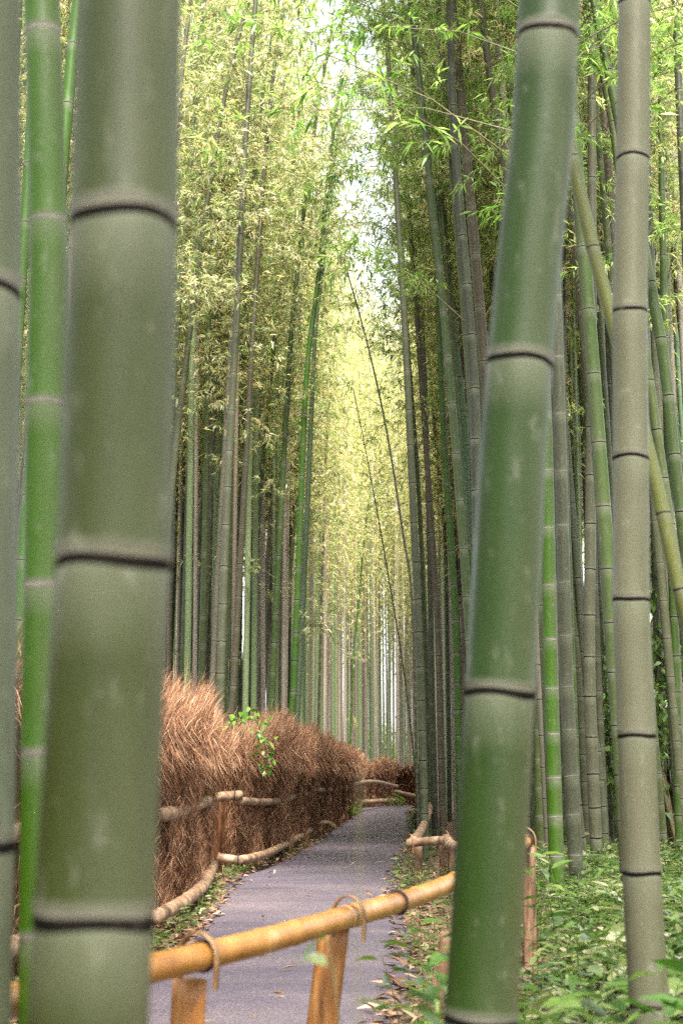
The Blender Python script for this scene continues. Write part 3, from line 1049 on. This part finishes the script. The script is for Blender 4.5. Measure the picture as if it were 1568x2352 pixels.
def fd(px):
    return np.interp(px, [30, 45, 370, 480, 487, 500, 560, 640, 715, 770, 810, 820, 910, 960], [7.1, 7.15, 10.5, 14.2, 15.5, 16.4, 16.7, 19.4, 26, 32.4, 43, 50, 57, 52])


def along(pts, dd=None, off=0):
    return [at(x, y, (fd(x) if dd is None else dd[k]) - off) for k, (x, y) in enumerate(pts)]


OR = M['oldrail']
pole('rail', along([(-60, 1935), (45, 1912), (200, 1890), (310, 1880)], [6.3, 7.0, 8.8, 9.8]), .047, OR, fence)
pole('rail', along([(372, 1872), (430, 1858), (478, 1838)], off=.12), .053, OR, fence)
pole('rail', along([(470, 1842), (492, 1852)], [13.9, 14.6]), .047, OR, fence)
pole('rail', along([(484, 1832), (551, 1826)], [15.9, 16.3]), .053, OR, fence)
pole('rail', along([(551, 1839), (600, 1842), (650, 1838), (690, 1824), (716, 1821)], off=.36), .044, OR, fence)
pole('rail', along([(714, 1816), (782, 1812)], off=.7), .05, OR, fence)
pole('rail', along([(778, 1810), (806, 1802)], off=.9), .05, OR, fence)
pole('rail', along([(810, 1800), (860, 1795), (912, 1806)], [42, 50, 56]), .058, OR, fence)
pole('rail', along([(908, 1818), (958, 1830)], [50, 44]), .058, OR, fence)
pole('rail', along([(-60, 2215), (45, 2168), (200, 2135)], [6.2, 7.0, 8.3]), .05, OR, fence)
pole('rail', along([(355, 2108), (420, 2072), (470, 2030), (490, 1986)], [9.7, 10.8, 12.6, 15.2]), .05, OR, fence)
pole('rail', along([(500, 1968), (545, 1976)], [16.1, 16.1]), .047, OR, fence)
pole('rail', along([(545, 1976), (590, 1967), (640, 1948), (712, 1907)], [16.0, 16.6, 18.8, 25]), .047, OR, fence)
pole('rail', along([(712, 1896), (750, 1890), (768, 1900)], [26, 27.6, 27]), .05, OR, fence)
pole('rail', along([(822, 1842), (905, 1838)], [53, 55]), .08, OR, fence)
for x, d_ in ((741, 29.2), (660, 20.6)):
    b = at(x, 1900, d_)
    pole('post', [(b[0], b[1], -.05), (b[0], b[1], .95)], .03, M['post'], fence)
for x, y, d_ in ((540, 1825, 16.2), (548, 1976, 16.0), (470, 1842, 13.7)):
    q = at(x, y, d_)
    r0 = .066
    th = np.linspace(0, 2 * np.pi, 17)
    ring = np.stack([q[0] + 0 * th, q[1] + np.cos(th) * r0, q[2] + np.sin(th) * r0], -1)
    V, Fq = ring_tube(ring, .007, 6, cap=False)
    link('wire_binding', mesh_np('wire_binding', V, Fq, [M['wire']], None, True), fence)

# ------------------------------------------------------------------ low bamboo fence at the near side
low = thing('bamboo_rail_fence', 'low golden bamboo rail fence on split posts bending round the grove', 'fence', (0, 0, 0))
RP = M['rail']


def zr(x, y, d_):
    return at(x, y, d_)


pole('rail', [at(-110, 2330, 2.55), at(30, 2296, 2.78), at(340, 2226, 3.25), at(560, 2173, 3.6), at(700, 2135, 3.95), at(800, 2105, 4.25)], .032, RP, low, 20,
     nodes=[.35, .62, .98, 1.22, 1.44, 1.72, 2.0])
pole('rail', [at(790, 2108, 4.22), at(880, 2083, 4.62), at(960, 2058, 5.15), at(1045, 2022, 5.9), at(1130, 1975, 6.9), at(1206, 1934, 8.0)], .0335, OR if False else RP, low, 20)
pole('rail', [at(1206, 1930, 8.0), at(1130, 1938, 10.2), at(1047, 1946, 12.6), at(1024, 1926, 13.9)], .045, OR, low, 14)
pole('rail', [at(1030, 1930, 13.7), at(985, 1932, 13.9), at(937, 1937, 14.0)], .042, OR, low, 14)
pole('rail', [at(948, 1932, 14.1), at(966, 1908, 16.4), at(984, 1868, 21), at(986, 1850, 25), at(975, 1838, 34)], .045, OR, low, 14)
pole('rail', [at(975, 1836, 34), at(958, 1830, 42)], .05, OR, low, 12)


def split_post(x, ytop, d_, wid, lean=0.0, tall=None):
    """half-round split bamboo post, its flat side to the rail"""
    t = at(x, ytop, d_)
    zb = -.08
    b = np.array([t[0] - lean * (t[2] - zb), t[1], zb])
    P = smooth_path([b, t], 14)
    V, Fq = ring_tube(P, wid / 2, 16, cap=True)
    V[:, 1] = np.where(V[:, 1] < t[1], t[1] - (t[1] - V[:, 1]) * .55, V[:, 1])
    return link('post', mesh_np('post', V, Fq, [M['post'] if d_ < 5 else M['oldpost']], None, True), low)


def loop_tie(x, y, d_, rad, parent, tilt=.3):
    """a bamboo strip bent over the rail in a hoop down to the post"""
    q = at(x, y, d_)
    th = np.linspace(-.35, np.pi + .30, 24)
    dirv = norm(np.array([.9, -.42, 0.])) if d_ < 9 else norm(np.array([.35, -.9, 0.]))
    P = np.array([q + dirv * math.cos(a) * rad * 1.05 + np.array([0, 0, 1]) * (math.sin(a) * rad * 1.25 if math.sin(a) > 0 else math.sin(a) * rad * 4) for a in th])
    T, A_, B_ = frames(P)
    hw, ht = .010, .0025
    side = norm(np.cross(T, np.tile([.0, .0, 1.], (len(P), 1)) + dirv * .001))
    side = np.tile(norm(np.array([dirv[1], -dirv[0], 0])), (len(P), 1))
    nrm = norm(np.cross(T, side))
    V = np.stack([P + side * hw + nrm * ht, P - side * hw + nrm * ht, P - side * hw - nrm * ht, P + side * hw - nrm * ht], 1).reshape(-1, 3)
    n = len(P)
    F_ = []
    for i_ in range(n - 1):
        for k in range(4):
            F_.append([i_ * 4 + k, i_ * 4 + (k + 1) % 4, (i_ + 1) * 4 + (k + 1) % 4, (i_ + 1) * 4 + k])
    return link('loop_tie', mesh_np('loop_tie', V, np.array(F_), [M['tie']], None, False), parent)


def binding(x, y, d_, r0, dirv, parent, th_=.005):
    q = at(x, y, d_)
    dv = norm(np.array(dirv, float))
    a = norm(np.cross(dv, [0, 0, 1.]))
    b = np.cross(dv, a)
    t = np.linspace(0, 2 * np.pi, 21)
    P = q + r0 * (np.cos(t)[:, None] * a + np.sin(t)[:, None] * b)
    V, Fq = ring_tube(P, th_, 6, cap=False)
    return link('wire_binding', mesh_np('wire_binding', V, Fq, [M['wire']], None, True), parent)


split_post(437, 2250, 3.46, .080, .05)
split_post(768, 2128, 4.32, .090, .13)
split_post(1036, 2142, 5.3, .075, .2)
split_post(1212, 1945, 8.1, .075, 0)
split_post(1017, 1935, 14.0, .07, .02)
split_post(1034, 1938, 14.0, .06, .02)
split_post(960, 1942, 14.1, .075, 0)
split_post(956, 1835, 30, .085, 0)
loop_tie(455, 2203, 3.44, .048, low)
loop_tie(800, 2107, 4.25, .048, low)
loop_tie(1204, 1932, 8.0, .06, low)
loop_tie(1024, 1930, 13.9, .07, low)
loop_tie(942, 1936, 14.0, .065, low)
RD = np.array([.42, .9, 0])
binding(466, 2196, 3.44, .0345, RD, low, .004)
binding(912, 2073, 4.8, .0355, RD, low, .006)
binding(452, 2262, 3.44, .0415, (0, 0, 1), low, .005)
binding(772, 2128, 4.31, .0465, (0, 0, 1), low, .005)
binding(757, 2240, 4.31, .0465, (0, 0, 1), low, .005)
binding(958, 1990, 14.05, .045, (0, 0, 1), low, .006)


# ------------------------------------------------------------------ leaf litter
def scatter_litter(n, rng):
    Bs = []
    y = rng.uniform(5, 48, n * 3) ** 1.0
    y = 5 + 43 * rng.random(n) ** 1.7
    side = rng.random(n) < .5
    e = np.abs(rng.normal(0, .22, n)) - .10
    x = np.where(side, xl(y) - e, xr(y) + np.abs(rng.normal(0, .32, n)) - .10)
    stray = rng.random(n) < .015
    x = np.where(stray, xl(y) + rng.random(n) * (xr(y) - xl(y)), x)
    z = hgt(x, y) + .022 + np.abs(rng.normal(0, .012, n))
    a = rng.uniform(0, 6.28, n)
    Dv = np.stack([np.cos(a), np.sin(a), rng.normal(.05, .28, n)], -1)
    ln = rng.uniform(.05, .13, n)
    V, Fq = leaf_quads(np.stack([x, y, z], -1), Dv, ln, ln * rng.uniform(.14, .26, n), rng, .3, .05)
    A = Acc()
    A.add(V, Fq, 0, np.clip(rng.beta(2, 2, n), 0, 1))
    return A.mesh('leaf_litter', [M['litter']])


lt = link('leaf_litter', scatter_litter(7000, np.random.default_rng(3)))
lt['label'], lt['kind'], lt['category'] = 'dry fallen bamboo leaves lying along both path edges', 'stuff', 'leaf litter'


# ------------------------------------------------------------------ green plants
def herb(A, x, y, z, h, nl, ln, wr, rng, spread=.5, lv0=.35, bend=None):
    """an upright stem with pointed leaves in turn up its length"""
    b = rng.normal(0, .12, 2) if bend is None else np.array(bend)
    t = np.linspace(0, 1, 6)
    P = np.stack([x + b[0] * h * t ** 2, y + b[1] * h * t ** 2, z + h * t], -1)
    V, Fq = ring_tube(P, np.linspace(.0035, .0015, 6), 4, cap=False)
    A.add(V, Fq, 1)
    ax = Axis(P)
    u = np.linspace(.25, 1, nl)
    B = ax.p(u * ax.L)
    az = np.arange(nl) * 2.4 + rng.uniform(0, 6)
    Dv = np.stack([np.cos(az), np.sin(az), rng.normal(.28, .2, nl)], -1)
    l_ = ln * (1.1 - .45 * abs(u - .6)) * rng.uniform(.75, 1.2, nl)
    B = B + Dv * .02
    V, Fq = broad_leaves(B, Dv, l_, l_ * wr * rng.uniform(.85, 1.15, nl), rng, rng.uniform(.1, .4))
    A.add(V, Fq, 0, np.repeat(np.clip(lv0 + rng.normal(0, .2, nl), 0, 1), 4))


def broad_leaves(B, Dv, ln, wd, rng, sag=.25):
    """lance-shaped leaves with a folded midrib and a drooping tip: four quads each"""
    n = len(B)
    Dv = norm(Dv)
    up = np.tile([0., 0., 1.], (n, 1)) + rng.normal(0, .3, (n, 3))
    S = norm(np.cross(Dv, up))
    N = np.cross(S, Dv)
    L_, W_ = ln[:, None], wd[:, None]

    def mid(t):
        return B + Dv * L_ * t + np.array([0, 0, -1.]) * L_ * sag * t * t
    m1, m2, tip = mid(.22), mid(.6), mid(1.)
    lift = N * W_ * .14
    V = np.stack([B, m1 + S * W_ * .42 + lift, m1, m1 - S * W_ * .42 + lift, m2 + S * W_ * .40 + lift, m2, m2 - S * W_ * .40 + lift, tip], 1).reshape(-1, 3)
    f = np.array([[0, 1, 2, 3], [2, 1, 4, 5], [3, 2, 5, 6], [5, 4, 7, 6]])
    return V, (f[None] + (np.arange(n) * 8)[:, None, None]).reshape(-1, 4)


def plant(name, label, cat, loc, stems, rng, tint=(1, 1, 1), group=None):
    A = Acc()
    for (dx, dy, h, nl, ln, wr, bend) in stems:
        herb(A, dx, dy, 0, h, nl, ln, wr, rng, bend=bend)
    o = thing(name, label, cat, loc, group)
    me = A.mesh('foliage', [M['herb'], M['twig']])
    link('foliage', me, o, color=tint)
    return o


M['stemgreen'] = mat_simple('green_stem', [(0, (.05, .08, .02)), (1, (.10, .14, .05))], 10, (1, 1, 1), .5, 0)
rng = np.random.default_rng(9)
A = Acc()
n = 0
while n < 2100:
    y = 2.6 + 12.5 * rng.random() ** 1.1
    x = rng.uniform(.15, .27) * y if rng.random() < .25 else rng.uniform(.3, 4.2)
    fxn = np.interp(y, [2.8, 3.4, 5.95, 8, 15], [-.6, -.3, .6, 1.12, 1.15])
    if x < fxn + (.12 if y < 8 else -.12) or x > .30 * y + .3:
        continue
    if y < 4.2 and x < .45:
        continue
    if y < 4.3 and 1400 < 784 + 3266 * x / y < 1590:
        continue
    h = rng.uniform(.06, .22) + .14 * rng.random() ** 3
    herb(A, x, y, float(hgt(x, y)), h, int(rng.integers(6, 11)), rng.uniform(.06, .15), rng.uniform(.20, .40), rng, lv0=rng.uniform(.05, .8))
    n += 1
ug = link('undergrowth', A.mesh('undergrowth', [M['herb'], M['stemgreen']]), color=(1, 1, 1))
ug['label'], ug['kind'], ug['category'] = 'leafy green ground cover under the bamboo right of the path', 'stuff', 'undergrowth'
A = Acc()
for q in range(200):
    y = 6 + 28 * rng.random() ** 1.4
    x = float(xl(y)) - abs(rng.normal(.02, .12)) + .02
    herb(A, x, y, 0.0, rng.uniform(.04, .16), int(rng.integers(4, 8)), rng.uniform(.05, .10), rng.uniform(.3, .5), rng, lv0=rng.uniform(.3, .8))
for q in range(190):
    y = 6.5 + 22 * rng.random() ** 1.3
    x = float(xr(y)) + abs(rng.normal(.12, .25))
    herb(A, x, y, float(hgt(x, y)), rng.uniform(.05, .22), int(rng.integers(5, 9)), rng.uniform(.05, .11), rng.uniform(.22, .42), rng, lv0=rng.uniform(.1, .7))
wd_ = link('weeds', A.mesh('weeds', [M['herb'], M['stemgreen']]), color=(1, 1, 1))
wd_['label'], wd_['kind'], wd_['category'] = 'small green weeds along both edges of the path', 'stuff', 'weeds'

q = at(812, 2352, 2.5)
plant('leafy_plant', 'blurred broad-leaved plant rising in front of the second rail post', 'plant', (q[0] + .02, q[1], .0),
      [(0, 0, .78, 12, .15, .22, (-.08, .02)), (.16, .1, .62, 9, .13, .25, (.1, 0)), (-.1, .12, .60, 9, .13, .25, (-.1, 0))], rng, (1, 1, .95))
q = at(985, 2200, 5.0)
plant('leafy_plant', 'bright green leafy plant below the joint of the golden rail', 'plant', (q[0], q[1], .1),
      [(0, 0, .46, 11, .13, .36, (-.1, 0)), (.08, .08, .42, 10, .12, .36, (.1, 0)), (-.09, .12, .36, 9, .11, .4, (-.2, 0)), (.02, -.2, .34, 9, .11, .4, (0, 0))], rng, (1.1, 1.25, .8))
q = at(1000, 1990, 13.4)
plant('fern', 'small fern between the two posts of the far rail corner', 'plant', (q[0], q[1], .05),
      [(rng.normal(0, .25), rng.normal(0, .2), rng.uniform(.15, .3), 9, .10, .25, None) for k in range(9)], rng, (1, 1, .9))
q = at(946, 1885, 27)
plant('shrub', 'dark bluish-green shrub at the right path edge beyond the rail corner', 'plant', (q[0] + .05, q[1], .0),
      [(rng.normal(0, .13), rng.normal(0, .2), rng.uniform(.3, .6), 12, .13, .35, None) for k in range(14)], rng, (.6, .85, 1.2))
q = at(800, 1875, 38)
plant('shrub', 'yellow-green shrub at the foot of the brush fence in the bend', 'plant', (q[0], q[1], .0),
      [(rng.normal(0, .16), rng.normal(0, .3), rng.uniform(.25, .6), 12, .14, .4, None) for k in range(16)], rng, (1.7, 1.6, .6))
q = at(915, 1836, 52)
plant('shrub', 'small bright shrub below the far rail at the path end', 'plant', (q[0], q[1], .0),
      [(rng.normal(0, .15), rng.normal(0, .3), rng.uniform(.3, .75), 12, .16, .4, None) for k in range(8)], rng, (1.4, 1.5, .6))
# more leafy plants leaning out by the rail
for k_, (x, y, d_, hh, ll, tn) in enumerate([(1060, 2230, 4.2, .50, .13, (1.1, 1.2, .8)), (930, 2330, 3.4, .42, .12, (1, 1.1, .8)), (1010, 2320, 3.3, .46, .13, (1, 1, 1)),
                                            (1228, 2080, 7.3, .62, .14, (1, 1.1, .8)), (1250, 2330, 2.9, .44, .12, (1.1, 1, .9)), (1330, 2290, 3.2, .40, .13, (1, 1.1, .9)),
                                            (1625, 2200, 3.6, .44, .14, (.9, 1.1, .8))]):
    q = at(x, y, d_)
    lab = ['light green leafy plant half behind the thick blurred green stalk', 'low leafy plant at the bottom edge right of the second rail post', 'broad-leaved plant at the foot of the thick blurred green stalk',
           'leafy plant around the corner post right of the thick blurred green stalk', 'blurred leafy plant at the bottom edge right of the thick blurred green stalk',
           'blurred pale leafy plant at the bottom edge left of the whitish mottled stalk', 'leafy plant at the right edge beside the whitish mottled stalk'][k_]
    plant('leafy_plant', lab, 'plant', (q[0], q[1], float(hgt(q[0], q[1]))),
          [(rng.normal(0, .10), rng.normal(0, .10), hh * rng.uniform(.7, 1.08), 10, ll, rng.uniform(.24, .4), None) for j_ in range(4)], rng, tn)

# a creeper hanging over the brush fence
A = Acc()
vn = smooth_path([at(515, 1675, 16.4), at(545, 1648, 16.2), at(585, 1652, 16.2), at(600, 1690, 16.3), at(612, 1730, 16.5), at(610, 1768, 16.6)], 30)
V, Fq = ring_tube(vn, .004, 5, cap=False)
A.add(V, Fq, 1)
B = vn[rng.integers(0, 30, 95)] + rng.normal(0, .055, (95, 3))
Dv = np.stack([rng.normal(0, .6, 95), rng.normal(-.6, .3, 95), rng.normal(-.3, .35, 95)], -1)
ln = rng.uniform(.05, .10, 95)
V, Fq = broad_leaves(B, Dv, ln, ln * .75, rng)
A.add(V, Fq, 0, np.repeat(np.clip(rng.normal(.5, .2, 95), 0, 1), 4))
cr = thing('creeper', 'bright green creeper hanging over the top of the brush fence', 'plant', vn[0])
me = A.mesh('foliage', [M['herb'], M['stemgreen']])
me.transform(Matrix.Translation(Vector([-float(c) for c in vn[0]])))
link('foliage', me, cr, color=(.95, 1.35, .5))

# a thin flowering stalk close to the camera
q = at(818, 2300, 1.15)
st = thing('flower_stalk', 'thin out-of-focus stalk with two pale flower heads before the path', 'plant', (q[0], 1.15, 0))
P = smooth_path([(0, 0, 0), (-.004, 0, .5), (.002, .0, .95), (.004, 0, 1.06)], 24)
V, Fq = ring_tube(P, np.linspace(.0014, .0006, 24), 6, cap=False)
link('stem', mesh_np('stem', V, Fq, [M['twig']], None, True), st)
for x, y in ((775, 1990), (828, 2062)):
    h = at(x, y, 1.15) - np.array([q[0], 1.15, 0])
    Bn = 6
    Dv = rng.normal(0, 1, (Bn, 3))
    V, Fq = leaf_quads(np.tile(h, (Bn, 1)), Dv, np.full(Bn, .0045), np.full(Bn, .0025), rng)
    link('flower_head', mesh_np('flower_head', V, Fq, [M['petal']]), st)


# ------------------------------------------------------------------ sunlit bushes in the clearing beyond
def bush_mesh(rng, n, w, h, leaf):
    A = Acc()
    k = rng.normal(0, 1, (14, 3)) * np.array([w * .45, w * .45, h * .22]) + np.array([0, 0, h * .5])
    c = k[rng.integers(0, 14, n)] + rng.normal(0, 1, (n, 3)) * np.array([w * .17, w * .17, h * .13])
    c[:, 2] = np.abs(c[:, 2])
    Dv = rng.normal(0, 1, (n, 3)) + np.array([0, 0, -.3])
    ln = leaf * rng.uniform(.7, 1.3, n)
    V, Fq = leaf_quads(c, Dv, ln, ln * .5, rng)
    A.add(V, Fq, 0, np.clip(rng.normal(.5, .2, n), 0, 1))
    b0 = np.zeros((14, 3))
    V, Fq = sticks(b0, k, .05, .015, np.zeros(14), rng, 2)
    A.add(V, Fq, 1)
    return A.mesh('foliage', [M['herb'], M['twig']])


bm = bush_mesh(np.random.default_rng(77), 4200, 3.6, 3.4, .22)
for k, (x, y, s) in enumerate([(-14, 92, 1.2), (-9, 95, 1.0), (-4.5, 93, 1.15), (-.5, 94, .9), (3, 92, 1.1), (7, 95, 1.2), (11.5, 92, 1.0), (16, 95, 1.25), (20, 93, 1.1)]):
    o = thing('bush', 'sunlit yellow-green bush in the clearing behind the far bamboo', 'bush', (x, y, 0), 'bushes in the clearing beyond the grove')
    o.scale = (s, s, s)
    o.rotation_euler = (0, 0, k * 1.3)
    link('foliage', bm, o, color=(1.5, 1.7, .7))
o = thing('bush', 'dark leafy bush low between the stalks at the lower edge', 'bush', (at(1545, 1700, 19)[0], 19, .1))
link('foliage', bush_mesh(np.random.default_rng(78), 3500, 1.6, 3.6, .13), o, color=(.9, 1.1, .8))
